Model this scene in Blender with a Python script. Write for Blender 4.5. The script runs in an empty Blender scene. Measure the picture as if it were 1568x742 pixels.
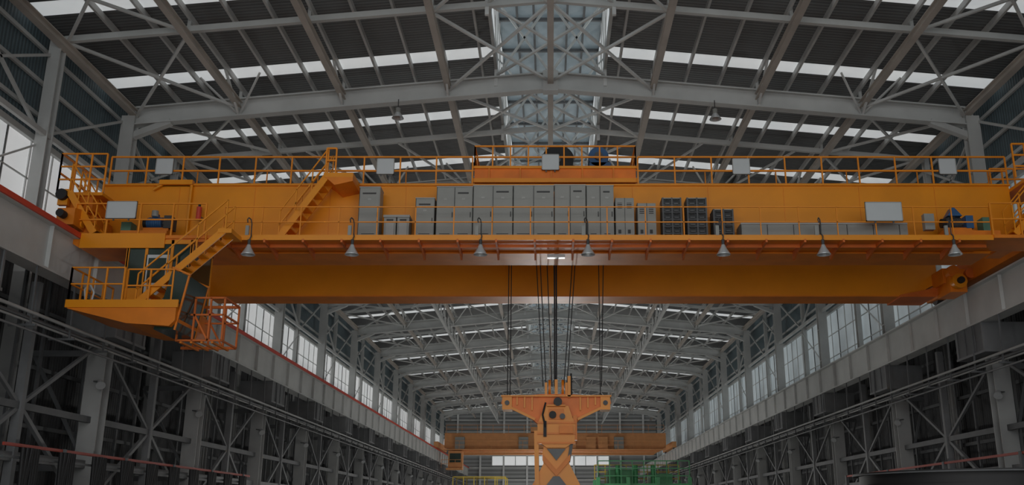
import bpy, bmesh, math, random
from mathutils import Vector
random.seed(4)
sc=bpy.context.scene
try:
    sc.view_settings.view_transform='Standard'
    sc.view_settings.look='None'
except Exception: pass

# ---------------------------------------------------------------- materials
def mat(name,col,rough=.55,metal=0.0,var=.12,scale=1.5,emit=0.0,wave=None,wscale=3.0,dirt=0.0):
    m=bpy.data.materials.new(name); m.use_nodes=True
    nt=m.node_tree; b=nt.nodes['Principled BSDF']
    b.inputs['Roughness'].default_value=rough; b.inputs['Metallic'].default_value=metal
    tc=nt.nodes.new('ShaderNodeTexCoord')
    n=nt.nodes.new('ShaderNodeTexNoise'); n.inputs['Scale'].default_value=scale
    n.inputs['Detail'].default_value=5
    nt.links.new(tc.outputs['Object'],n.inputs['Vector'])
    r=nt.nodes.new('ShaderNodeValToRGB')
    r.color_ramp.elements[0].position=.3; r.color_ramp.elements[1].position=.7
    lo=tuple(c*(1-var-dirt) for c in col)+(1,); hi=tuple(min(1,c*(1+var)) for c in col)+(1,)
    r.color_ramp.elements[0].color=lo; r.color_ramp.elements[1].color=hi
    nt.links.new(n.outputs['Fac'],r.inputs['Fac'])
    out=r.outputs['Color']
    if wave:
        w=nt.nodes.new('ShaderNodeTexWave'); w.bands_direction=wave; w.inputs['Scale'].default_value=wscale
        w.inputs['Distortion'].default_value=0
        nt.links.new(tc.outputs['Object'],w.inputs['Vector'])
        mx=nt.nodes.new('ShaderNodeMixRGB'); mx.blend_type='MULTIPLY'; mx.inputs[0].default_value=.45
        nt.links.new(out,mx.inputs[1]); nt.links.new(w.outputs['Color'],mx.inputs[2]); out=mx.outputs[0]
        bp=nt.nodes.new('ShaderNodeBump'); bp.inputs['Strength'].default_value=.5; bp.inputs['Distance'].default_value=.04
        nt.links.new(w.outputs['Fac'],bp.inputs['Height']); nt.links.new(bp.outputs['Normal'],b.inputs['Normal'])
    nt.links.new(out,b.inputs['Base Color'])
    if emit>0:
        nt.links.new(out,b.inputs['Emission Color']); b.inputs['Emission Strength'].default_value=emit
    return m
ORANGE=mat('orange_paint',(.86,.30,.004),.38,var=.05,scale=.7,dirt=.04)
ORANGE2=mat('deep_orange_paint',(.78,.215,.006),.45,var=.1)  # deeper, redder orange for secondary crane parts
REDOR=mat('red_orange_paint',(.64,.14,.012),.5)
TROL=mat('trolley_orange_paint',(.82,.20,.008),.45)
RAILOR=mat('orange_handrail_paint',(.86,.28,.008),.45,var=.05)
FARO=mat('haze_pale_orange_paint',(.74,.34,.13),.6,var=.08)  # paler orange: distance haze painted into the far crane's colour
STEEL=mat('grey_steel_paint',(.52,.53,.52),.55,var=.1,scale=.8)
STEELC=mat('dimmed_steel_paint',(.34,.345,.34),.6,var=.14,scale=.8)  # grey steel darkened for low parts; dim light there put into colour
STEEL2=mat('bounce_tinted_steel_paint',(.49,.445,.40),.6,var=.12,scale=.8)  # beige tint paints orange bounce light into the strut colour
STEELL=mat('light_steel_paint',(.64,.65,.64),.5,var=.08)
DSTEEL=mat('dark_steel_paint',(.105,.11,.115),.6,var=.15)
DSTEEL2=mat('bracket_steel_paint',(.17,.175,.18),.6,var=.15)
ROOF=mat('roof_sheet',(.18,.188,.192),.6,var=.12,scale=.3,wave='Y',wscale=1.6)
PURL=mat('purlin_galvanised',(.54,.54,.53),.5,var=.1)
CLADB=mat('bluish_cladding',(.13,.185,.21),.6,var=.12,scale=.3,wave='Y',wscale=1.6)
CLADD=mat('dimmed_cladding',(.048,.05,.054),.7,var=.2,scale=.4,wave='Y',wscale=1.6)  # light falloff on the lower wall is put into this dark colour
CLADF=mat('end_cladding',(.34,.35,.35),.7,var=.1,scale=.2,wave='Z',wscale=.5)
SKY=mat('skylight_sheet',(.93,.98,1.0),.4,var=.05,scale=.5,emit=.36)
SKYM=mat('monitor_panel',(.26,.325,.36),.4,var=.2,scale=.8,emit=.16)
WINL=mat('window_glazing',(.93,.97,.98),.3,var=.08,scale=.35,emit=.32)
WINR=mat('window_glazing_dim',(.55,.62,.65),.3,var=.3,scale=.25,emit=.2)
CAB=mat('cabinet_grey_paint',(.30,.305,.285),.45,var=.04)
CABL=mat('cabinet_light_trim',(.39,.39,.375),.45,var=.04)
DARK=mat('black_rubber',(.012,.012,.013),.6,var=.1)
GAP=mat('seam_dark_grey',(.06,.06,.06),.7,var=.1)  # dark grey for panel seams, vents, handles and small fittings
RES=mat('resistor_dark',(.03,.033,.035),.5)
WHITE=mat('white_board',(.56,.59,.60),.5,var=.03)
BLUE=mat('blue_motor_paint',(.03,.11,.26),.4)
GREEN=mat('green_machine_paint',(.06,.28,.11),.5)
GREEN2=mat('pale_green_motor',(.1,.22,.15),.5)
GLASS=mat('dark_green_glass',(.02,.04,.03),.12,var=.1)
ALU=mat('aluminium_shade',(.6,.62,.63),.3,metal=.4,var=.05)
ROPE=mat('steel_rope',(.02,.02,.022),.6)
RED=mat('red_conductor_rail',(.65,.06,.03),.5)
REDD=mat('dark_red_beam',(.38,.05,.03),.6)  # darker red than the conductor rail
YEL=mat('yellow_rail_paint',(.5,.36,.03),.5)
CONC=mat('concrete_floor',(.28,.275,.26),.8,var=.2,scale=.6)

# ---------------------------------------------------------------- mesh builder
class MB:
    def __init__(s): s.v=[];s.f=[];s.mi=[];s.ms=[];s.sm=[]
    def m(s,mt):
        if mt not in s.ms: s.ms.append(mt)
        return s.ms.index(mt)
    def add(s,vs,fs,mt,smooth=False):
        o=len(s.v); s.v+= [tuple(v) for v in vs]; k=s.m(mt)
        for f in fs: s.f.append(tuple(o+i for i in f)); s.mi.append(k); s.sm.append(smooth)
    def box(s,x0,x1,y0,y1,z0,z1,mt):
        s.add([(x0,y0,z0),(x1,y0,z0),(x1,y1,z0),(x0,y1,z0),(x0,y0,z1),(x1,y0,z1),(x1,y1,z1),(x0,y1,z1)],
              [(0,3,2,1),(4,5,6,7),(0,1,5,4),(1,2,6,5),(2,3,7,6),(3,0,4,7)],mt)
    def frame(s,p,q):
        p=Vector(p);q=Vector(q);d=(q-p).normalized()
        ref=Vector((0,0,1)) if abs(d.z)<.95 else Vector((0,1,0))
        sd=d.cross(ref).normalized(); up=sd.cross(d).normalized()
        return p,q,sd,up
    def beam(s,p,q,w,h,mt,off=0.0,offs=0.0):
        p,q,sd,up=s.frame(p,q)
        p=p+up*off+sd*offs;q=q+up*off+sd*offs
        c=[(-1,-1),(1,-1),(1,1),(-1,1)]
        vs=[a+sd*(w/2*i)+up*(h/2*j) for a in(p,q) for i,j in c]
        s.add(vs,[(0,1,2,3),(7,6,5,4),(0,4,5,1),(1,5,6,2),(2,6,7,3),(3,7,4,0)],mt)
    def ibeam(s,p,q,w,h,mt,t=.05):
        s.beam(p,q,w,t,mt,off=h/2-t/2); s.beam(p,q,w,t,mt,off=-h/2+t/2); s.beam(p,q,t,h-2*t,mt)
    def cyl(s,p,q,r0,mt,r1=None,n=12,cap=True):
        if r1 is None:r1=r0
        p,q,sd,up=s.frame(p,q)
        vs=[]
        for a,r in((p,r0),(q,r1)):
            for i in range(n):
                t=2*math.pi*i/n; vs.append(a+sd*(r*math.cos(t))+up*(r*math.sin(t)))
        s.add(vs,[(i,(i+1)%n,n+(i+1)%n,n+i) for i in range(n)],mt,True)
        if cap:
            s.add(vs,[tuple(range(n-1,-1,-1)),tuple(range(n,2*n))],mt)
    def tube(s,pts,r,mt,n=6):
        for a,b in zip(pts[:-1],pts[1:]): s.cyl(a,b,r,mt,n=n)
    def prism(s,poly,y0,y1,mt,axis='Y'):
        n=len(poly)
        if axis=='Y': vs=[(a,y0,b) for a,b in poly]+[(a,y1,b) for a,b in poly]
        elif axis=='X': vs=[(y0,a,b) for a,b in poly]+[(y1,a,b) for a,b in poly]
        else: vs=[(a,b,y0) for a,b in poly]+[(a,b,y1) for a,b in poly]
        s.add(vs,[tuple(range(n)),tuple(range(2*n-1,n-1,-1))]+[(i,n+i,n+(i+1)%n,(i+1)%n) for i in range(n)],mt)
    def rail(s,p,q,h,mt,sp=1.2,r=.025,mids=1,post=.045):
        p=Vector(p);q=Vector(q);L=(q-p).length;n=max(1,round(L/sp));u=Vector((0,0,1))
        for i in range(n+1):
            a=p.lerp(q,i/n); s.beam(a,a+u*h,post,post,mt)
        for k in range(mids+1):
            z=h*(k+1)/(mids+1); s.beam(p+u*z,q+u*z,r*2,r*2,mt)
    def shift(s,dx=0,dy=0,dz=0): s.v=[(a+dx,b+dy,c+dz) for a,b,c in s.v]
    def build(s,name,parent=None):
        me=bpy.data.meshes.new(name); me.from_pydata(s.v,[],s.f)
        for m in s.ms: me.materials.append(m)
        me.polygons.foreach_set('material_index',s.mi); me.polygons.foreach_set('use_smooth',s.sm)
        bm=bmesh.new();bm.from_mesh(me);bmesh.ops.recalc_face_normals(bm,faces=bm.faces);bm.to_mesh(me);bm.free()
        me.update()
        o=bpy.data.objects.new(name,me); sc.collection.objects.link(o)
        if parent:o.parent=parent
        return o
def empty(name):
    o=bpy.data.objects.new(name,None); sc.collection.objects.link(o); return o

FZ=-2.5; Y0=-6.0; YE=166.0; WX=18.2
def zb(x): return 17.6-.094*abs(x)
def zs(x): return zb(x)+1.0
P=5.9
thick=[36.5+11.8*k for k in range(-3,11)]
thin=[30.6+11.8*k for k in range(-2,12)]
allY=sorted(thick+thin)
MX=2.3

# ---------------------------------------------------------------- shell
g=MB(); g.box(-WX-1,WX+1,Y0-10,YE+1,FZ-.3,FZ,CONC); g.build('floor')
g=MB()
strips=[35.3+P*k for k in range(-6,23)]
for sgn in(-1,1):
    x0=MX*sgn;x1=(WX)*sgn
    ys=Y0
    def slab(ya,yb,mt,up=0):
        g.add([(x0,ya,zs(x0)+up),(x1,ya,zs(x1)+up),(x1,yb,zs(x1)+up),(x0,yb,zs(x0)+up),
               (x0,ya,zs(x0)+up+.08),(x1,ya,zs(x1)+up+.08),(x1,yb,zs(x1)+up+.08),(x0,yb,zs(x0)+up+.08)],
              [(0,1,2,3),(4,5,6,7),(0,1,5,4),(1,2,6,5),(2,3,7,6),(3,0,4,7)],mt)
    for sy in strips:
        if sy-.45<=ys or sy+.45>=YE: continue
        slab(ys,sy-.46,ROOF)
        slab(sy-.46,sy+.46,SKY,.01)
        ys=sy+.46
    slab(ys,YE,ROOF)
zt=zs(MX); ZM=21.6
for sgn in(-1,1):
    a,b=sorted((MX*sgn,(MX+.05)*sgn))
    g.box(a,b,Y0,YE,zt,zt+.4,ROOF)
    g.box(a,b,Y0,YE,zt+.4,ZM-.3,SKY)
    g.box(a,b,Y0,YE,ZM-.3,ZM,ROOF)
g.box(-MX-.05,MX+.05,Y0,YE,ZM,ZM+.08,SKYM)
y=Y0
while y<YE:
    for sgn in(-1,1): g.beam((MX*sgn,y,zt),(MX*sgn,y,ZM),.1,.1,PURL)
    g.beam((-MX,y,ZM-.1),(MX,y,ZM-.1),.12,.14,DSTEEL2); y+=2.95
for x in(-1.5,-.75,.75,1.5): g.beam((x,Y0,ZM-.05),(x,YE,ZM-.05),.1,.1,DSTEEL2)
g.build('ceiling')

g=MB()
for sgn in(-1,1):
    for k in range(2,12):
        x=1.44*k*sgn
        g.beam((x,Y0,zs(x)-.14),(x,YE,zs(x)-.14),.09,.24,PURL)
    g.beam((MX*sgn,Y0,zt-.1),(MX*sgn,YE,zt-.1),.12,.3,STEEL)
g.build('roof_purlins')

SX=[4.3,8.7,13.0,17.3]
g=MB()
for Y in thick:
    for sgn in(-1,1):
        g.ibeam((0,Y,zb(0)),(17.6*sgn,Y,zb(17.6)),.4,.8,STEEL,.06)
        g.beam((15.8*sgn,Y,zb(15.8)-.35),(17.5*sgn,Y,zb(17.5)-.9),.3,.25,STEEL)
        for x in SX: g.box(x*sgn-.04,x*sgn+.04,Y-.19,Y+.19,zb(x)-.36,zb(x)+.36,STEEL)
    g.box(-.32,.32,Y-.22,Y+.22,zb(0)-.5,zb(0)+.42,STEEL)
for Y in thin:
    for sgn in(-1,1):
        g.beam((0,Y,zb(0)+.42),(17.4*sgn,Y,zb(17.4)+.42),.18,.22,STEEL)
for Y in allY:
    for sgn in(-1,1):
        g.beam((MX*sgn,Y,zb(MX)),(MX*sgn,Y,ZM),.14,.14,STEELL)
        g.beam((MX*sgn,Y,zb(MX)+.4),(0,Y,ZM-.2),.09,.09,STEELL)
        g.beam((0,Y,zb(0)+.4),(MX*sgn,Y,ZM-.2),.09,.09,STEELL)
        for x in (4.3,8.7,13.0): g.beam((x*sgn,Y,zb(x)+.3),(x*sgn,Y,zs(x)-.05),.12,.12,STEEL)
    g.beam((0,Y,zb(0)),(0,Y,ZM),.14,.14,STEELL)
g.build('roof_truss')
g=MB()
for sgn in(-1,1):
    for x in SX:
        z=zb(x)+.12
        w=.24 if x<17 else .3
        g.ibeam((x*sgn,Y0,z),(x*sgn,YE,z),w,.28,STEEL2,.04)
    x=8.9; za=zb(x); zc=za-1.3
    g.beam((x*sgn,48.3,zc),(x*sgn,YE,zc),.2,.2,STEELL)
    y=48.3
    while y<YE-3:
        g.beam((x*sgn,y,za),(x*sgn,y+1.475,zc),.1,.1,STEELL); g.beam((x*sgn,y+1.475,zc),(x*sgn,y+2.95,za),.1,.1,STEELL); y+=2.95
g.ibeam((0,Y0,zb(0)-.05),(0,YE,zb(0)-.05),.24,.3,STEEL2,.04)
g.build('roof_longitudinal_struts')
g=MB()
yy=[Y for Y in allY if Y<YE]
for a,b in zip(yy[:-1],yy[1:]):
    tA=a in thick
    fa,fb=(a,b) if tA else (b,a)
    for sgn in(-1,1):
        for (xa,xb) in((13.0,17.3),(0.0,4.3)):
            g.beam((xa*sgn,fa,zb(xa)),(xb*sgn,fb,zb(xb)+.3),.1,.1,STEELL)
            g.beam((xb*sgn,fa,zb(xb)),(xa*sgn,fb,zb(xa)+.3),.1,.1,STEELL)
        for x in (4.3,8.7,13.0):
            g.beam((x*sgn,fa,zb(x)-.35),(x*sgn,fa+(fb-fa)*.35,zs(x)-.2),.09,.09,STEELL)
            if x==13.0 or fa>45:
                g.beam((x*sgn,fa,zb(x)-.3),((x+1.2)*sgn,fa+(fb-fa)*.25,zs(x+1.2)-.2),.07,.07,STEELL)
                g.beam((x*sgn,fa,zb(x)-.3),((x-1.2)*sgn,fa+(fb-fa)*.25,zs(x-1.2)-.2),.07,.07,STEELL)
            if x!=13.0 and fa>40:
                g.beam((x*sgn,fa,zb(x)-.3),((x+3.0)*sgn,fb,zb(x+3)+.3),.09,.09,STEELL)
        g.beam((MX*sgn,a,zt+.3),(MX*sgn,b,ZM-.3),.08,.08,STEELL)
        g.beam((MX*sgn,b,zt+.3),(MX*sgn,a,ZM-.3),.08,.08,STEELL)
        g.beam((-MX*sgn,a,zb(MX)+.5),(MX*sgn,b,zb(MX)+.5),.09,.09,STEELL)
g.build('roof_bracing')

# ---------------------------------------------------------------- side walls
WZ0,WZ1=8.4,12.7
for side,sgn in(('left',-1),('right',1)):
    g=MB()
    xa,xb=sorted((WX*sgn,(WX+.15)*sgn))
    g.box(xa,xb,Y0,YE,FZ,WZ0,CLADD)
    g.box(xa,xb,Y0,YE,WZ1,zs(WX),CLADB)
    xi=(WX-.1)*sgn
    for z in(1.0,3.0,5.0,7.0,13.6,14.8,16.0): g.beam((xi,Y0,z),(xi,YE,z),.1,.14,STEEL if z>8 else DSTEEL)
    for z in(WZ0,WZ1): g.beam((xi,Y0,z),(xi,YE,z),.16,.22,STEEL)
    g.build('wall_'+side)
    wm=MB()
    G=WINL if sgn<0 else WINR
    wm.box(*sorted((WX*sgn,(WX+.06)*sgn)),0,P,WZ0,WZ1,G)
    for i in range(5): wm.beam(((WX-.03)*sgn,i*P/4,WZ0),((WX-.03)*sgn,i*P/4,WZ1),.05,.05,STEELL)
    for z in(WZ0+1.43,WZ0+2.86): wm.beam(((WX-.03)*sgn,0,z),((WX-.03)*sgn,P,z),.05,.05,STEELL)
    o=wm.build('window_1' if sgn<0 else 'window_2'); o.location.y=Y0
    n=0
    y=Y0+P
    while y<YE-P:
        c=bpy.data.objects.new('window_%d'%(3+n*2+(sgn>0)),o.data); c.location.y=y; sc.collection.objects.link(c); y+=P;n+=1
    g=MB(); g.box(*sorted((WX*sgn,(WX+.06)*sgn)),y,YE,WZ0,WZ1,CLADB); g.build('trim_%d'%(1 if sgn<0 else 2))
    g=MB()
    X=17.5*sgn
    for Y in thick:
        for za,zb_,M in((FZ,7.8,STEELC),(7.8,zb(17.5),STEEL)):  # below runway level the column colour carries the painted dimness
            g.box(X-.27,X+.27,Y-.24,Y-.18,za,zb_,M);g.box(X-.27,X+.27,Y+.18,Y+.24,za,zb_,M)
            g.box(X-.05,X+.05,Y-.2,Y+.2,za,zb_+.2,M)
        for z in(9.5,11.5,13.5,15): g.box(X-.27,X+.27,Y-.2,Y+.2,z,z+.04,STEEL)
    for Y in thin:
        near=Y<35
        X2=(17.6 if near else 17.9)*sgn; w=.42 if near else .22
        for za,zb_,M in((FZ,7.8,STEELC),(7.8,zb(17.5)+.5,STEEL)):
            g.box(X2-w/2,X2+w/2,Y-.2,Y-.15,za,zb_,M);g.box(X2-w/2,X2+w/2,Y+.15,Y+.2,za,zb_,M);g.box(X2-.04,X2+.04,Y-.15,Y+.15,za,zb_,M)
        g.beam((X2,Y,zb(17.5)+.4),(17.3*sgn,Y,zb(17.3)+.4),.2,.2,STEEL)
    for a,b in zip(yy[:-1],yy[1:]):
        xx=(17.75)*sgn
        g.beam((xx,a,12.7),(xx,b,15.8),.1,.1,STEEL);
        if a in thick: g.beam((xx,b,12.7),(xx,a,15.8),.1,.1,STEEL)
        g.beam((X,a,12.7),(X,b,12.7),.14,.18,STEEL)
        if a in thick: 
            g.beam((xx,a,8.8),(xx,b,12.4),.06,.06,STEELL)
    g.build('wall_column_row' )
g=MB(); g.box(-WX,WX,YE,YE+.2,FZ,21.6,CLADF)
for z in range(2,18,2): g.beam((-WX,YE-.1,z),(WX,YE-.1,z),.15,.2,STEEL)
for x in range(-16,17,4): g.beam((x,YE-.2,FZ),(x,YE-.2,18),.3,.3,STEELL)
g.build('wall_back')
g=MB(); g.box(-10,10,YE-.12,YE-.02,8.4,10.4,WINL)
for x in range(-10,11,2): g.beam((x,YE-.15,8.4),(x,YE-.15,10.4),.12,.1,STEEL)
g.build('window_99')

# ---------------------------------------------------------------- crane runways
RZ=7.95
def runway(name,xi,sgn,colY):
    g=MB(); xc=xi+.35*sgn
    def bx(a,b,*r): g.box(min(a,b),max(a,b),*r)
    bx(xi,xi+.7*sgn,Y0,YE,RZ-.06,RZ,STEEL)
    bx(xi+.04*sgn,xi+.62*sgn,Y0,YE,RZ-1.36,RZ-1.3,STEEL)
    bx(xi+.2*sgn,xi+.26*sgn,Y0,YE,RZ-1.3,RZ-.06,STEEL)
    y=Y0+.8
    while y<YE: bx(xi+.08*sgn,xi+.6*sgn,y,y+.03,RZ-1.3,RZ-.06,STEEL); y+=2.8
    bx(xc-.05,xc+.05,Y0,YE,RZ,RZ+.12,DSTEEL)
    bx(xi+.7*sgn,xi+2.6*sgn,Y0,YE,RZ-.12,RZ-.04,DSTEEL)
    g.rail((xi+2.5*sgn,Y0,RZ-.04),(xi+2.5*sgn,YE,RZ-.04),1.0,STEELL,sp=2.4,r=.02,post=.035)
    if sgn<0: bx(xi-.03,xi+.06,Y0,YE,RZ-.05,RZ+.1,RED)
    rw=g.build(name)
    g=MB()
    for Y in colY:
        X=xi+1.0*sgn
        g.box(X-.3,X+.3,Y-.27,Y-.22,FZ,RZ-2.3,STEELC);g.box(X-.3,X+.3,Y+.22,Y+.27,FZ,RZ-2.3,STEELC)
        g.box(X-.03,X+.03,Y-.22,Y+.22,FZ,RZ-2.3,STEELC)
        bxs=sorted((xi+.12*sgn,xi+1.7*sgn))
        g.box(bxs[0],bxs[1],Y-1.1,Y+1.1,RZ-2.35,RZ-1.36,DSTEEL)
        for dy in(-1.1,1.1): g.box(bxs[0]-.04,bxs[1]+.04,Y+dy-.04,Y+dy+.04,RZ-2.4,RZ-1.36,DSTEEL2)
        for dy in(-.4,.4): g.box(bxs[0]-.03,bxs[1]+.03,Y+dy-.03,Y+dy+.03,RZ-2.4,RZ-1.36,DSTEEL)
        g.box(bxs[0]-.05,bxs[1]+.05,Y-1.2,Y+1.2,RZ-2.42,RZ-2.34,DSTEEL2)
        for z in(1.5,5.2): g.beam((X,Y,z),(17.2*sgn,Y,z),.15,.2,DSTEEL)
        g.beam((X,Y,1.5),(17.2*sgn,Y,5.2),.1,.1,DSTEEL)
        g.cyl((X-.35*sgn,Y-.55,4.2),(X-.45*sgn,Y-.7,4.05),.08,ALU,r1=.15,n=14)
        g.beam((X,Y-.25,4.25),(X-.35*sgn,Y-.55,4.2),.05,.05,DSTEEL2)
    for a,b in zip(colY[:-1],colY[1:]):
        X=xi+1.0*sgn; m=(a+b)/2
        g.beam((X,m,FZ),(X,m,RZ-1.4),.24,.2,DSTEEL2)
        for p,q in((a,m),(b,m)):
            g.beam((X,p,.2),(X,q,3.0),.12,.12,DSTEEL2)
            g.beam((X,p,5.6),(X,q,3.0),.1,.1,DSTEEL2)
        g.beam((X,a,3.0),(X,b,3.0),.14,.2,DSTEEL)
        g.beam((X,a,1.6),(X,b,1.6),.16,.25,DSTEEL2)
        xo=xi+2.2*sgn
        for k in range(1,6): g.beam((xo,a+(b-a)*k/6,FZ),(xo,a+(b-a)*k/6,RZ-.2),.08,.12,DSTEEL)
    g.build('steel_column_row')
    g=MB()
    for dx,dz,r,M in((-.05,5.25,.05,STEELC),(.12,5.05,.035,STEELC),(.3,5.2,.06,DSTEEL),(.1,4.82,.035,DSTEEL2)):
        g.cyl((xi+dx*sgn,Y0,dz),(xi+dx*sgn,YE,dz),r,M,n=8)
    y=Y0+1
    while y<YE:
        g.beam((xi-.1*sgn,y,4.95),(xi+.65*sgn,y,4.95),.06,.06,DSTEEL)
        g.beam((xi+.05*sgn,y,4.95),(xi+.1*sgn,y,RZ-1.36),.05,.05,DSTEEL)
        y+=2.15
    g.build('pipe_run',rw)
XL,XR=-13.95,15.1
runway('crane_runway_beam',XL,-1,[31.3-8.9*3+8.9*k for k in range(0,18)])
runway('crane_runway_beam',XR,1,[34-10*3+10*k for k in range(0,16)])

# ---------------------------------------------------------------- overhead crane
def crane_girder(g,ya,yb,x0,x1,z0=7.9,z1=10.1,c=ORANGE,c2=ORANGE2):
    poly=[(x0,z1),(x0,z0+.45),(x0+.5,z0+.35),(x0+1.1,z0),(x1-.9,z0),(x1-.3,z0+.35),(x1,z0+.45),(x1,z1)]
    g.prism(poly,ya,yb,c)
    g.box(x0-.02,x1+.02,ya-.08,yb+.08,z1,z1+.05,c)
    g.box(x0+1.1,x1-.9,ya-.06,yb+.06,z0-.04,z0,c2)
crane=empty('overhead_crane')
GX0,GX1=-14.2,14.6
g=MB(); crane_girder(g,28.5,29.8,GX0,GX1); g.box(GX0+.3,GX1-.3,29.1,29.2,10.15,10.27,DSTEEL)
for x in [GX0+2.4*i for i in range(1,12)]:
    g.box(x,x+.012,28.49,28.5,8.0,10.08,ORANGE2)
g.build('front_girder',crane)
g=MB(); crane_girder(g,34.5,35.6,-13.9,14.5); g.box(-13.6,14.2,35,35.1,10.15,10.27,DSTEEL)
g.prism([(13.0,7.9),(14.5,8.2),(14.5,8.05),(14.3,7.82),(13.0,7.82)],34.3,35.8,REDOR)
g.rail((-13.8,35.6,10.15),(14.4,35.6,10.15),1.0,RAILOR)
g.build('rear_girder',crane)
g=MB()
g.rail((GX0+.1,28.52,10.15),(-2.5,28.52,10.15),.95,RAILOR,sp=1.2)
g.rail((2.8,28.52,10.15),(GX1,28.52,10.15),.95,RAILOR,sp=1.2)
g.rail((GX0+.1,29.75,10.15),(-2.5,29.75,10.15),.95,RAILOR,sp=2.4,r=.018,post=.035)
g.rail((2.8,29.75,10.15),(GX1,29.75,10.15),.95,RAILOR,sp=2.4,r=.018,post=.035)
g.build('top_handrail',crane)
g=MB()
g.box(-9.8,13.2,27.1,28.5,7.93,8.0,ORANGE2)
g.box(-9.8,13.2,27.06,27.1,7.90,8.06,ORANGE)
x=-9.7
while x<13.2:
    g.prism([(27.05,7.93),(28.5,7.93),(28.5,7.66),(27.9,7.8),(27.05,7.83)],x,x+.06,REDOR,'X')
    x+=1.15
g.beam((-9.8,27.6,7.86),(13.2,27.6,7.86),.06,.1,REDOR)
g.rail((-9.8,27.12,8.0),(13.2,27.12,8.0),.95,RAILOR,sp=1.17,r=.016,post=.032)
g.box(-14.4,-9.8,26.9,28.5,7.9,8.0,ORANGE2)
g.box(-13.9,-11.4,26.86,26.92,7.6,8.05,ORANGE)
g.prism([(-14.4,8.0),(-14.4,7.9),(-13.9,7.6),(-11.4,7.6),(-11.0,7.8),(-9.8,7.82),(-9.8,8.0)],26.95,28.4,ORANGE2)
g.rail((-14.2,26.95,8.0),(-10.3,26.95,8.0),1.0,RAILOR,sp=.9,r=.02)
g.box(13.2,15.9,27.0,28.5,7.95,8.05,ORANGE2)
g.rail((13.2,27.05,8.05),(15.8,27.05,8.05),1.0,RAILOR,sp=.8,r=.02)
g.build('maintenance_walkway',crane)
def stair(g,xt,zt_,xb_,zb_,y0,y1,n,c,rail=True):
    for y in(y0,y1): g.beam((xt,y,zt_),(xb_,y,zb_),.05,.2,c)
    for i in range(n):
        t=(i+.5)/n; x=xt+(xb_-xt)*t; z=zt_+(zb_-zt_)*t
        g.box(x-.13,x+.13,y0,y1,z-.02,z+.02,c)
    if rail:
        for y in(y0,y1):
            for h in(.45,.9): g.beam((xt,y,zt_+h),(xb_,y,zb_+h),.035,.035,c)
            for i in range(4):
                t=i/3; x=xt+(xb_-xt)*t; z=zt_+(zb_-zt_)*t; g.beam((x,y,z),(x,y,z+.9),.035,.035,c)
g=MB()
stair(g,-6.85,10.05,-8.2,8.02,27.35,28.0,9,ORANGE)
g.box(-6.95,-6.05,27.3,28.5,9.98,10.12,ORANGE)
g.prism([(-6.9,9.98),(-6.05,9.98),(-6.05,9.85),(-6.6,9.72)],27.3,28.5,ORANGE2)
g.rail((-6.9,27.32,10.12),(-6.6,27.32,10.12),.8,RAILOR,sp=.3)
g.build('access_stair',crane)
g=MB()
stair(g,-9.4,7.97,-11.75,5.75,26.2,26.85,11,ORANGE)
g.box(-9.6,-9.2,26.15,27.1,7.85,7.98,ORANGE)
g.build('cabin_stair',crane)

g=MB()
g.prism([(-14.0,5.75),(-14.0,5.58),(-12.3,5.16),(-11.1,5.08),(-10.95,5.25),(-10.95,5.75)],25.9,28.6,ORANGE2)
g.box(-14.05,-10.9,25.86,25.92,5.6,5.82,ORANGE)
g.rail((-14.0,25.9,5.8),(-12.5,25.9,5.8),.95,RAILOR,sp=.5,r=.02)
g.rail((-14.0,25.9,5.8),(-14.0,28.5,5.8),.95,RAILOR,sp=.65,r=.02)
g.rail((-12.5,26.1,5.8),(-11.2,26.1,5.8),.95,RAILOR,sp=.6,r=.02)
X0,X1,Ya,Yb,Za,Zb=-13.0,-11.05,26.9,28.6,5.75,7.85
g.box(X0,X1,Ya,Yb,Zb-.12,Zb,ORANGE); g.box(X0,X1,Ya,Yb,Za,Za+.1,ORANGE)
for x in(X0,X0+.55,X0+1.3,X1-.08):
    g.box(x,x+.08,Ya,Ya+.08,Za,Zb,ORANGE)
    g.box(x,x+.08,Yb-.08,Yb,Za,Zb,ORANGE)
for (xa,xb_) in((X0,X0+.55),(X0+1.3,X1)): g.box(xa,xb_,Ya,Ya+.06,Za+.1,Za+.65,ORANGE)
g.box(X0+.05,X1-.05,Ya+.04,Ya+.06,Za+.65,Zb-.12,GLASS)
g.box(X0+.6,X0+1.28,Ya+.0,Ya+.04,Za+.1,Zb-.45,WHITE)
g.box(X0+.68,X0+1.2,Ya-.01,Ya+.0,Za+.8,Zb-.55,GLASS)
g.box(X0+.02,X0+.06,Ya,Yb,Za+.1,Zb-.12,GLASS); g.box(X1-.06,X1-.02,Ya,Yb,Za+.1,Zb-.12,GLASS)
g.box(X0+.05,X1-.05,Yb-.06,Yb-.02,Za+.1,Zb-.1,ORANGE2)
g.add([(-11.25,26.1,6.75),(-10.75,26.1,6.55),(-11.0,26.1,5.02),(-11.6,26.1,5.02),(-11.25,27.6,6.75),(-10.75,27.6,6.55),(-11.0,27.6,5.02),(-11.6,27.6,5.02)],
      [(0,1,2,3),(4,5,6,7),(0,1,5,4),(1,2,6,5),(2,3,7,6),(3,0,4,7)],GLASS)
for y in(26.08,27.62):
    g.beam((-10.75,y,6.55),(-11.0,y,5.0),.05,.05,ORANGE2); g.beam((-11.25,y,6.8),(-10.72,y,6.58),.05,.05,ORANGE2)
for x in(-13.4,-12.0,-11.1): g.beam((x,28.3,7.8),(x,28.3,8.3),.15,.2,ORANGE2)
g.tube([(-13.7,26.3,5.8),(-13.75,26.25,6.2),(-13.6,26.2,6.35),(-13.45,26.2,6.1),(-13.5,26.2,5.8)],.03,WHITE)
g.shift(dx=.5)
g.build('operator_cabin',crane)
g=MB()
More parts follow.
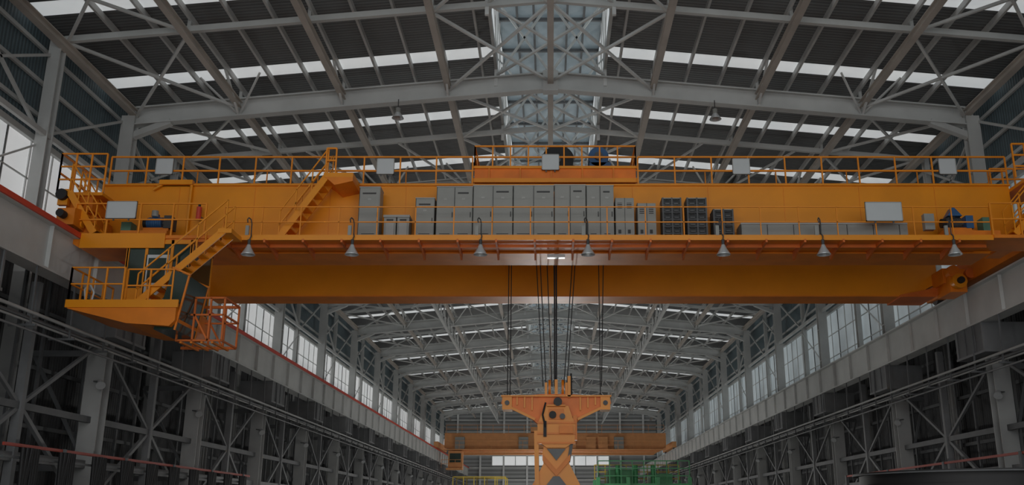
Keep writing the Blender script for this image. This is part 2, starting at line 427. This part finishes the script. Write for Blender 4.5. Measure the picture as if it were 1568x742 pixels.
for y in(26.9,28.2):
    for z in(6.1,5.6,4.85): g.beam((-10.75,y,z),(-9.45,y,z),.05,.05,REDOR)
    for x in(-10.75,-10.3,-9.85,-9.45): g.beam((x,y,6.1),(x,y,4.85),.05,.05,REDOR)
    g.beam((-10.3,y,5.6),(-9.85,y,4.85),.05,.05,REDOR)
for x in(-10.75,-9.45):
    for z in(6.1,5.6,4.85): g.beam((x,26.9,z),(x,28.2,z),.05,.05,REDOR)
for x in(-10.6,-10.3,-10.0,-9.7): g.beam((x,26.85,4.79),(x,28.25,4.79),.06,.05,ORANGE2)
g.beam((-11.1,28.2,6.1),(-9.45,28.2,6.1),.08,.08,REDOR); g.beam((-11.1,28.2,4.85),(-9.45,28.2,4.85),.08,.08,REDOR)
g.beam((-10.7,28.3,7.9),(-10.6,28.2,6.1),.06,.06,REDOR)
g.build('rescue_basket',crane)

g=MB()
for xc,s in((XL-.35,-1),(XR+.35,1)):
    g.prism([(26.6,8.25),(26.6,8.75),(28.0,9.0),(36.2,9.0),(37.4,8.75),(37.4,8.25),(36.0,8.2),(28.0,8.2)],xc-.26,xc+.26,ORANGE2,'X')
    for y in(27.1,28.4,35.6,36.9):
        g.cyl((xc-.12,y,8.38),(xc+.12,y,8.38),.31,DSTEEL,n=18)
        g.cyl((xc-.3,y,8.4),(xc+.3,y,8.4),.12,ORANGE,n=12)
    for y in(26.5,37.4): g.cyl((xc,y,8.5),(xc,y+(.25 if y>30 else -.25),8.5),.12,DARK)
    for y in(34.0,29.6):
        g.box(xc-.9*s-.25,xc-.9*s+.25,y-.5,y+.5,8.15,8.7,ORANGE2)
        g.cyl((xc-.9*s,y-.9,8.5),(xc-.9*s,y-.4,8.5),.22,ORANGE2)
    g.box(xc-.75*s-.3,xc-.75*s+.3,33.2,34.4,7.75,8.6,ORANGE2)
    g.cyl((xc-.8*s,32.9,8.1),(xc-.8*s,33.2,8.1),.26,ORANGE,n=20); g.cyl((xc-.8*s,32.75,8.1),(xc-.8*s,32.9,8.1),.12,DARK)
    g.cyl((xc-.35*s,33.0,8.4),(xc-.35*s,33.2,8.4),.18,REDOR,n=16)
g.build('end_carriages',crane)
g=MB()
g.box(-15.6,-14.2,27.2,29.6,9.35,9.45,ORANGE)
g.rail((-15.6,27.22,9.45),(-14.2,27.22,9.45),1.25,RAILOR,sp=.45,r=.022,mids=2)
g.rail((-15.6,27.22,9.45),(-15.6,29.6,9.45),1.25,RAILOR,sp=.8,mids=1)
stair(g,-15.1,9.4,-14.2,8.1,27.0,27.6,6,ORANGE)
g.box(-15.3,-14.5,27.3,28.6,8.9,9.35,ORANGE2)
g.box(-15.0,-14.3,27.3,28.3,8.0,8.7,ORANGE2)
g.cyl((-15.3,26.9,9.3),(-15.3,27.25,9.3),.17,DARK)
g.box(-15.45,-15.15,27.05,27.2,9.0,9.5,ORANGE)
g.shift(dx=.6)
g.box(14.6,16.2,27.4,29.6,9.9,10.0,ORANGE)
g.rail((14.3,27.4,10.0),(16.2,27.4,10.0),1.1,RAILOR,sp=.4,mids=2)
stair(g,15.6,9.95,13.9,8.1,27.1,27.7,8,ORANGE)
g.rail((14.6,29.6,10.0),(16.2,29.6,10.0),1.1,RAILOR,sp=.4,mids=2)
g.tube([(-12.6,28.4,9.95),(-12.3,28.4,10.15),(-11.6,28.4,10.25),(-11.4,28.4,10.1),(-11.4,28.4,8.0)],.05,ORANGE,8)
g.box(-12.4,-11.35,28.3,28.5,10.1,10.25,ORANGE)
g.build('end_platforms',crane)

def motor(g,x,y,z,c1,c2,L=.5,r=.16):
    g.box(x-L*.6,x+L*1.1,y-.2,y+.2,z,z+.12,ORANGE2)
    g.cyl((x-L/2,y,z+.14+r),(x+L/2,y,z+.14+r),r,c1,n=16)
    for i in range(7): 
        xx=x-L/2+.05+i*L/7; g.cyl((xx,y,z+.14+r),(xx+.02,y,z+.14+r),r*1.1,c1,n=16)
    g.cyl((x-L/2-.12,y,z+.14+r),(x-L/2,y,z+.14+r),r*.85,DARK,n=16)
    g.cyl((x+L/2,y,z+.14+r),(x+L*.8,y,z+.14+r),.05,DSTEEL)
    g.box(x+L*.75,x+L*1.25,y-.22,y+.22,z+.1,z+.5,c2)
    g.box(x-.08,x+.08,y-.08,y+.08,z+.14+2*r,z+.26+2*r,c1)
g=MB(); motor(g,-12.1,27.7,8.3,BLUE,GAP,.45,.17); g.box(-13.0,-11.6,27.4,28.1,8.0,8.3,ORANGE2)
g.box(-13.05,-12.75,27.5,27.9,8.05,8.6,GREEN2)
g.cyl((-12.1,27.6,8.8),(-12.1,27.6,8.98),.1,CAB)
motor(g,12.3,27.7,8.3,GAP,BLUE,.45,.17); g.box(11.9,13.6,27.4,28.1,8.0,8.3,ORANGE2); g.prism([(12.1,8.8),(12.55,8.8),(12.3,9.1)],27.5,27.9,BLUE)
g.box(13.15,13.45,27.5,27.9,8.1,8.75,GREEN2); g.box(11.3,11.6,27.3,27.5,8.3,8.8,CAB)
g.build('travel_drives',crane)

tro=MB()
tro.box(-2.45,2.75,28.7,35.4,10.32,10.8,TROL)
tro.box(-2.5,2.8,28.62,28.7,10.28,10.42,ORANGE); tro.box(-2.5,2.8,28.62,28.7,10.76,10.84,ORANGE)
for x in(-2.0,-1.0,0,1.0,2.0): tro.box(x,x+.05,28.64,28.7,10.3,10.84,ORANGE2)
for x in(-1.9,2.2):
    for y in(29.15,35.05): tro.cyl((x,y-.1,10.45),(x,y+.1,10.45),.2,DSTEEL,n=18)
tro.rail((-2.45,28.72,10.8),(2.75,28.72,10.8),.75,RAILOR,sp=.58)
tro.rail((-2.45,28.72,10.8),(-2.45,35.4,10.8),.75,RAILOR,sp=.9)
tro.rail((2.75,28.72,10.8),(2.75,35.4,10.8),.75,RAILOR,sp=.9)
tro.cyl((.25,29.7,11.45),(.25,29.95,11.45),.52,DARK,n=32); tro.cyl((.25,29.95,11.42),(.25,31.5,11.42),.36,DSTEEL,n=24)
tro.cyl((.25,29.72,11.45),(.25,29.93,11.45),.55,CAB,n=32,cap=False)
tro.cyl((.25,29.65,11.45),(.25,29.7,11.45),.1,DSTEEL)
tro.box(0.0,.4,29.75,31.5,10.8,11.1,DSTEEL)
tro.cyl((1.6,29.5,11.5),(1.6,30.2,11.5),.34,BLUE,n=20); tro.box(1.3,2.0,29.5,30.6,10.8,11.3,BLUE); tro.cyl((1.6,29.4,11.5),(1.6,29.5,11.5),.14,DSTEEL)
tro.box(1.5,1.75,29.6,29.8,11.8,11.95,BLUE)
tro.box(-1.9,-.9,30,31.5,10.8,11.25,ORANGE2); tro.cyl((-1.8,32.5,11.3),(1.8,32.5,11.3),.45,DSTEEL,n=24)
tro.build('trolley',crane)

def cabinet(x0,x1,z1,doors,kind='std'):
    g=MB(); z0=8.0;y0,y1=27.75,28.3
    if kind=='std':
        g.box(x0,x1,y0,y1,z0+.08,z1,CAB); g.box(x0+.02,x1-.02,y0+.02,y1,z0,z0+.08,DSTEEL)
        g.box(x0-.01,x1+.01,y0-.02,y1,z1,z1+.03,CABL)
        w=(x1-x0)/doors
        for i in range(doors):
            a=x0+i*w;b=a+w
            g.box(a+.02,b-.02,y0-.02,y0,z0+.12,z1-.03,CAB)
            g.box(a,a+.012,y0-.021,y0-.001,z0+.1,z1,GAP)
            g.box(b-.07,b-.045,y0-.045,y0-.02,(z0+z1)/2-.08,(z0+z1)/2+.08,GAP)
            if z1-z0>1.2:
                if (i+doors)%2: g.box(a+.1,b-.12,y0-.028,y0-.02,z1-.22,z1-.17,GAP)
                for k in range(3): g.box(a+.12,b-.12,y0-.028,y0-.02,z0+.2+k*.04,z0+.22+k*.04,GAP)
            g.box((a+b)/2-.05,(a+b)/2+.05,y0-.03,y0-.02,z1-.42,z1-.36,CABL)
    elif kind=='vent':
        g.box(x0,x1,y0,y1,z0+.08,z1,CAB);g.box(x0,x1,y0-.02,y0,z0+.1,z1-.02,CAB)
        w=(x1-x0)/doors
        for i in range(doors):
            a=x0+i*w
            g.box(a+w*.25,a+w*.75,y0-.035,y0-.02,z1-.34,z1-.16,GAP)
            for k in range(3): g.box(a+w*.25,a+w*.75,y0-.045,y0-.035,z1-.32+k*.06,z1-.30+k*.06,CABL)
            g.box(a,a+.015,y0-.025,y0,z0+.1,z1,GAP)
            g.box(a+w*.3,a+w*.6,y0-.035,y0-.02,z0+.3,z0+.42,GAP)
    elif kind=='res':
        g.box(x0+.03,x1-.03,y0+.05,y1,z0+.1,z1-.03,RES)
        for x in(x0,x1-.05,(x0+x1)/2-.02): g.box(x,x+.05,y0-.02,y1,z0,z1,DSTEEL)
        n=max(3,int((z1-z0)/.24))
        for k in range(n+1):
            z=z0+.08+(z1-z0-.1)*k/n; g.box(x0,x1,y0-.01,y1,z-.015,z+.015,DSTEEL if k%n else CAB)
        for k in range(n*2):
            z=z0+.14+(z1-z0-.12)*k/(n*2)
            for a,b in((x0+.1,(x0+x1)/2-.07),((x0+x1)/2+.07,x1-.1)): g.box(a,b,y0+.0,y0+.05,z,z+.025,GAP if k%2 else DSTEEL2)
    elif kind=='tray':
        g.box(x0,x1,y0-.1,y1,z0+.1,z1,CAB); 
        x=x0
        while x<x1: g.box(x,x+.02,y0-.115,y0-.1,z0+.1,z1,GAP); x+=.8
        g.box(x0,x1,y0-.13,y0-.1,z1-.04,z1+.01,CABL)
        x=x0+.1
        while x<x1-.1: g.box(x,x+.1,y0,y1,z0,z0+.1,DSTEEL); x+=.9
    elif kind=='low':
        w=(x1-x0)/2
        for i in range(2):
            a=x0+i*w
            g.box(a+.02,a+w-.02,y0,y1,z0+.15,z1-.1,CAB); g.box(a,a+w,y0-.05,y1,z1-.1,z1-.03,CABL)
            g.box(a+.08,a+w-.08,y0-.02,y0,z0+.25,z0+.7,CABL)
            g.box(a+.1,a+w-.1,y0-.03,y0-.02,z1-.22,z1-.16,GAP)
            for q in(.05,w-.1): g.box(a+q,a+q+.05,y0,y0+.05,z0,z0+.15,DSTEEL)
    g.build('electrical_cabinet')
cabinet(-5.91,-5.27,9.79,1); cabinet(-5.13,-4.32,8.92,2,'low'); cabinet(-4.16,-3.58,9.43,1)
cabinet(-3.52,-2.41,9.80,2); cabinet(-2.39,-1.17,9.84,2); cabinet(-1.15,.10,9.84,2)
cabinet(.12,1.085,9.86,2); cabinet(1.105,1.95,9.84,2,'std'); cabinet(1.99,2.57,9.45,2,'vent')
cabinet(2.67,3.24,9.28,2,'vent'); cabinet(3.44,4.04,9.46,1,'res'); cabinet(4.2,4.82,9.46,1,'res')
cabinet(5.0,5.63,9.09,1,'res'); cabinet(5.81,8.2,8.60,1,'tray'); cabinet(8.24,10.9,8.60,1,'tray')

def board(x,y,z,w,h):
    g=MB(); g.box(x-w/2,x+w/2,y-.03,y,z-h/2,z+h/2,WHITE)
    for a in(-w/2,w/2-.02): g.box(x+a,x+a+.02,y-.045,y+.01,z-h/2,z+h/2,CABL)
    for a in(-h/2,h/2-.02): g.box(x-w/2,x+w/2,y-.045,y+.01,z+a,z+a+.02,CABL)
    for a in(-w/4,w/4): g.box(x+a-.02,x+a+.02,y,y+.03,z-h/2-.05,z+h/2,DSTEEL)
    g.build('blank_sign_board')
for x in(-12.35,-5.28,0.0,6.1,12.7): board(x,28.46 if x else 28.6,10.75 if x else 10.95,.56,.54)
board(-12.8,26.9,8.78,.9,.54); board(10.0,27.06,8.78,1.1,.6)

def lamp(x):
    g=MB(); y=26.95
    g.tube([(x,y+.12,8.05),(x,y+.1,8.4),(x-.02,y+.06,8.52),(x-.07,y,8.56),(x-.1,y-.02,8.5),(x-.08,y-.03,8.4)],.018,GAP)
    g.tube([(x,y+.12,8.1),(x+.03,y+.05,8.0),(x,y,7.86)],.018,GAP)
    g.cyl((x,y,7.72),(x,y,7.88),.045,GAP)
    g.cyl((x,y,7.62),(x,y,7.72),.09,ALU,r1=.05,n=16)
    g.cyl((x,y,7.43),(x,y,7.62),.2,ALU,r1=.09,n=24,cap=False)
    g.cyl((x,y,7.41),(x,y,7.43),.205,ALU,n=24,cap=False)
    g.cyl((x,y,7.44),(x,y,7.5),.07,WHITE,n=12)
    g.box(x-.18,x-.08,y+.1,y+.17,8.05,8.35,CAB)
    g.build('pendant_work_lamp')
for x in(-8.93,-5.87,-2.07,1.11,5.11,8.07,11.95): lamp(x)
g=MB(); g.cyl((-11.0,28.2,8.9),(-11.0,28.2,9.3),.08,RED); g.cyl((-11.0,28.2,9.3),(-11.0,28.2,9.38),.04,DARK); g.box(-11.08,-10.92,28.2,28.48,8.95,9.0,DSTEEL)
g.build('fire_extinguisher')

# ---------------------------------------------------------------- ropes and lifting tongs
g=MB()
YR=32.0; cx=.19
for x0,x1 in((-1.45,-1.45),(-1.36,-1.36),(-.6,-.25),(-.45,-.15),(.14,.14),(.2,.2),(.1,.16),(.9,.45),(1.0,.55),(1.68,1.68),(1.9,1.72),(-.2,.05)):
    zb1=3.85 if abs(x0-x1)<.01 and abs(x0)>1 else 4.2
    g.cyl((x0,YR+random.uniform(-.1,.1),10.4),(x1,YR,zb1),.016 if not .1<x0<.3 else .026,ROPE,n=6)
g.box(-.1,.45,28.3,28.48,7.7,7.8,ALU)
g.build('hoist_ropes',crane)
g=MB()
L=1.83
g.prism([(cx-L,3.62),(cx-L+.05,3.82),(cx-1.2,3.86),(cx-.5,3.92),(cx+.5,3.92),(cx+1.2,3.86),(cx+L-.05,3.82),(cx+L,3.62),
         (cx+L-.08,3.52),(cx+1.2,3.34),(cx+.85,3.15),(cx+.62,2.95),(cx-.62,2.95),(cx-.85,3.15),(cx-1.2,3.34),(cx-L+.08,3.52)],31.75,32.25,TROL)
g.box(cx-L,cx+L,31.6,32.4,3.82,3.87,ORANGE)
for s in(-1,1):
    g.box(cx+s*1.63-.16,cx+s*1.63+.16,31.65,32.35,3.40,3.82,ORANGE)
    g.beam((cx+s*1.5,31.66,3.46),(cx+s*.7,31.66,3.08),.06,.08,ORANGE)
    for q in(1.3,1.05,.8): g.beam((cx+s*q,31.7,3.82),(cx+s*q,31.7,3.62-.35*(1.5-q)),.05,.05,ORANGE)
    g.cyl((cx+s*1.63,31.6,3.62),(cx+s*1.63,31.65,3.62),.08,DSTEEL)
for dx in(-.22,0,.22): g.cyl((cx+dx-.04,32,4.15),(cx+dx+.04,32,4.15),.28,ORANGE2,n=20)
g.box(cx-.38,cx-.3,31.7,32.3,3.85,4.3,ORANGE);g.box(cx+.3,cx+.38,31.7,32.3,3.85,4.3,ORANGE)
g.box(cx-.05,cx+.05,31.68,31.75,3.9,4.4,ORANGE)
g.cyl((cx+.5,31.7,3.85),(cx+.5,31.7,4.6),.03,DARK); g.box(cx+.38,cx+.48,31.6,31.75,3.8,4.5,ORANGE)
g.prism([(cx-.4,3.5),(cx+.4,3.5),(cx+.5,3.2),(cx+.62,2.9),(cx+.6,2.35),(cx+.3,2.15),(cx-.3,2.15),(cx-.6,2.35),(cx-.62,2.9),(cx-.5,3.2)],31.45,32.1,ORANGE)
g.box(cx-.25,cx+.25,31.4,31.46,3.05,3.4,ORANGE2); g.cyl((cx-.12,31.3,3.2),(cx-.12,31.45,3.2),.12,DARK);g.cyl((cx+.2,31.3,3.15),(cx+.2,31.45,3.15),.09,DSTEEL)
g.cyl((cx+.05,31.25,3.62),(cx+.05,31.5,3.62),.14,GAP,n=16); g.box(cx-.3,cx+.3,31.3,31.5,3.48,3.52,ORANGE)
g.tube([(cx-.35,31.4,3.6),(cx-.45,31.35,3.2),(cx-.35,31.35,2.8)],.03,DARK)
g.box(cx-.42,cx-.32,31.35,31.46,2.5,3.0,DARK); g.box(cx+.1,cx+.55,31.3,31.46,2.6,2.85,ORANGE2)
g.box(cx+.55,cx+.68,31.5,31.8,2.4,3.2,ORANGE2)
for z in(2.95,2.6,2.3): g.box(cx-.62,cx+.62,31.4,31.46,z-.03,z+.03,ORANGE2)
g.prism([(cx-.4,2.25),(cx+.4,2.25),(cx+.46,1.95),(cx+.42,1.65),(cx+.66,1.2),(cx+.82,.9),(cx+.76,.3),(cx-.76,.3),(cx-.82,.9),(cx-.66,1.2),(cx-.42,1.65),(cx-.46,1.95)],31.6,32.1,ORANGE)
g.prism([(cx-.3,2.12),(cx+.3,2.12),(cx,1.75)],31.5,31.6,DSTEEL2)
g.prism([(cx-.45,1.95),(cx,1.45),(cx+.45,1.95),(cx+.45,1.75),(cx,1.25),(cx-.45,1.75)],31.48,31.6,ORANGE2)
g.prism([(cx-.1,1.25),(cx-.5,.75),(cx-.45,.4),(cx,.95),(cx+.45,.4),(cx+.5,.75),(cx+.1,1.25)],31.5,31.6,DSTEEL2)
g.beam((cx-.66,31.55,2.7),(cx-.62,31.55,.9),.14,.18,ORANGE); g.beam((cx+.5,31.55,2.3),(cx+.4,31.55,1.7),.1,.12,DSTEEL)
g.build('lifting_tongs',crane)

# ---------------------------------------------------------------- distant crane
c2=empty('overhead_crane.001')
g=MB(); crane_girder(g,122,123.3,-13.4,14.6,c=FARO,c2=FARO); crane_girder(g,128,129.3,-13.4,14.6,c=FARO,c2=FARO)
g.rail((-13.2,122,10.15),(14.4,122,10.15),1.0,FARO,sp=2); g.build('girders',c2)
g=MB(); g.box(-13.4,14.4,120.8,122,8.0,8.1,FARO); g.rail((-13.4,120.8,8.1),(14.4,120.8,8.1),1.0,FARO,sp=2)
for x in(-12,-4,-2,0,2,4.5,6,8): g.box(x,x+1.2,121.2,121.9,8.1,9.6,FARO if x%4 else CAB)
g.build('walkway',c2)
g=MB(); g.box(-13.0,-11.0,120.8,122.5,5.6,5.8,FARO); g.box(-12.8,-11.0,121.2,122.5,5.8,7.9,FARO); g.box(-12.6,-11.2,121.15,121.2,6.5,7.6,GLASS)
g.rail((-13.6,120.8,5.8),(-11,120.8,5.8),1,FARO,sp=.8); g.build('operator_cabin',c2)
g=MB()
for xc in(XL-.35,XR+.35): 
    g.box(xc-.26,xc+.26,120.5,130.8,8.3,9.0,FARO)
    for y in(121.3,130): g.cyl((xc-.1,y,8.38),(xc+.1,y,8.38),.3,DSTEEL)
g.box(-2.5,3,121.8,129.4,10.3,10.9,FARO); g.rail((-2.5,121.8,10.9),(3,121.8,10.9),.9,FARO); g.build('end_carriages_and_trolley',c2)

# ---------------------------------------------------------------- low level machinery
g=MB()
x0,x1,y0,y1=2.4,7.0,49,53
for x in(x0,x0+1.5,x0+3.0,x1):
    for y in(y0,y1): g.beam((x,y,FZ),(x,y,1.9),.18,.18,GREEN)
g.box(x0,x1,y0,y1,1.4,1.6,GREEN); g.box(x0+.6,x0+1.9,y0+.5,y1-.5,1.6,2.3,GREEN); g.box(x0+2.8,x0+3.8,y0+.6,y1-.6,1.6,2.1,GREEN)
g.rail((x0,y0,1.6),(x1,y0,1.6),1.1,GREEN,sp=.6,mids=2); g.rail((x0,y1,1.6),(x1,y1,1.6),1.1,YEL,sp=.6,mids=2)
for i in range(3): g.cyl((x0+1+i*.9,y0+.3,1.6),(x0+1+i*.9,y0+.3,2.5),.12,GREEN)
g.beam((x0,y0,0),(x0+1.5,y0,1.4),.1,.1,GREEN); g.beam((x0+3,y0,1.4),(x1,y0,0),.1,.1,GREEN)
g.build('green_process_machine')
g=MB(); g.box(-5,-2.3,50,52,.9,1.05,YEL); g.rail((-5,50,1.05),(-2.3,50,1.05),.9,YEL,sp=.5); g.rail((-5,52,1.05),(-2.3,52,1.05),.9,YEL,sp=.5)
for x in(-5,-2.3):
    for y in(50,52): g.beam((x,y,FZ),(x,y,1.0),.15,.15,YEL)
g.build('yellow_access_platform')
g=MB(); cxx,cyy=11.0,25.0
for r,za,zb_ in((3.1,1.0,1.06),(2.95,.75,1.0),(3.05,.68,.75),(2.9,.3,.68),(3.0,.22,.3)):
    g.cyl((cxx,cyy,za),(cxx,cyy,zb_),r,DARK,n=64)
g.cyl((cxx,cyy,1.0),(cxx,cyy,1.03),3.12,DSTEEL,n=64,cap=False)
g.cyl((cxx,cyy,FZ),(cxx,cyy,.22),1.6,DSTEEL,n=32)
g.build('black_cable_reel')
g=MB()
X=-13.6
for y in(27,31,35,39,43): g.beam((X,y,FZ),(X,y,1.8),.14,.14,DSTEEL)
g.beam((X,24,1.75),(X,44,1.75),.06,.08,REDD); g.beam((X,24,1.45),(X,44,1.45),.06,.06,DSTEEL)
y=25.0
while y<43:
    for k in range(3):
        w=.25
        g.tube([(X+.1+.05*k,y-w,1.7),(X+.12,y-w*.9,.9),(X+.12,y-w*.5,.0),(X+.12,y,-.3),(X+.12,y+w*.5,.0),(X+.12,y+w*.9,.9),(X+.1,y+w,1.7)],.06,DARK)
        y+=.12
    y+=1.6
g.build('hose_rack')
g=MB()
X=14.6
for y in(30,36,42,48): g.beam((X,y,FZ),(X,y,1.95),.14,.14,DSTEEL)
g.beam((X,27,1.9),(X,48,1.9),.06,.08,REDD); g.beam((X,26,1.3),(X,48,1.3),.06,.16,STEELC)
for i in range(12): g.box(X-.2,X+.3,28+i*1.6,28.8+i*1.6,.2,1.25,DSTEEL)
for i in range(12): g.beam((X,28.4+i*1.6,FZ),(X,28.4+i*1.6,.3),.2,.2,DSTEEL)
g.build('storage_rack')
for (x,Y) in((-6.3,36.2),(6.8,36.2)):
    g=MB(); z=zb(x)
    g.cyl((x,Y-.1,z-.4),(x,Y-.1,z-.8),.02,GAP); g.cyl((x,Y-.1,z-1.0),(x,Y-.1,z-.8),.1,CAB); g.cyl((x,Y-.1,z-1.25),(x,Y-.1,z-1.0),.25,ALU,r1=.1,n=20,cap=False)
    g.build('high_bay_lamp')

# ---------------------------------------------------------------- light
w=bpy.data.worlds.new('world'); sc.world=w; w.use_nodes=True
bg=w.node_tree.nodes['Background']; bg.inputs[0].default_value=(.88,.94,1,1); bg.inputs[1].default_value=.78
s=bpy.data.lights.new('sun','SUN'); s.energy=1.35; s.angle=math.radians(80); s.color=(1,.97,.93)
so=bpy.data.objects.new('sun',s); sc.collection.objects.link(so)
so.rotation_euler=Vector((.05,1,-.1)).to_track_quat('-Z','Y').to_euler()
for Y in(14,48,62,76,90,104,118,132,146,158):  # added point lights below view, standing in for light bounced off the floor
    g=MB()  # stand made up to carry the fill light
    for k in range(3):
        a=k*2.094; g.beam((.35*math.cos(a),Y+.35*math.sin(a),FZ),(0,Y,FZ+.7),.03,.03,DSTEEL)
    g.cyl((0,Y,FZ+.7),(0,Y,FZ+.95),.06,DSTEEL); g.cyl((0,Y,FZ+.95),(0,Y,FZ+1.0),.25,ALU,n=20)
    g.build('bounce_fill_stand')
    l=bpy.data.lights.new('bounce_fill_light','POINT'); l.energy=(480,600,850)[(Y>30)+(Y>70)]; l.shadow_soft_size=.25; l.color=(1,.98,.95)
    o=bpy.data.objects.new('bounce_fill_light',l); o.location=(0,Y,FZ+1.35); sc.collection.objects.link(o)

cd=bpy.data.cameras.new('camera'); cd.sensor_width=36; cd.lens=33.29; cd.shift_x=-.0376; cd.clip_end=500
co=bpy.data.objects.new('camera',cd); sc.collection.objects.link(co)
co.rotation_euler=(math.radians(90+16.12),0,0); sc.camera=co
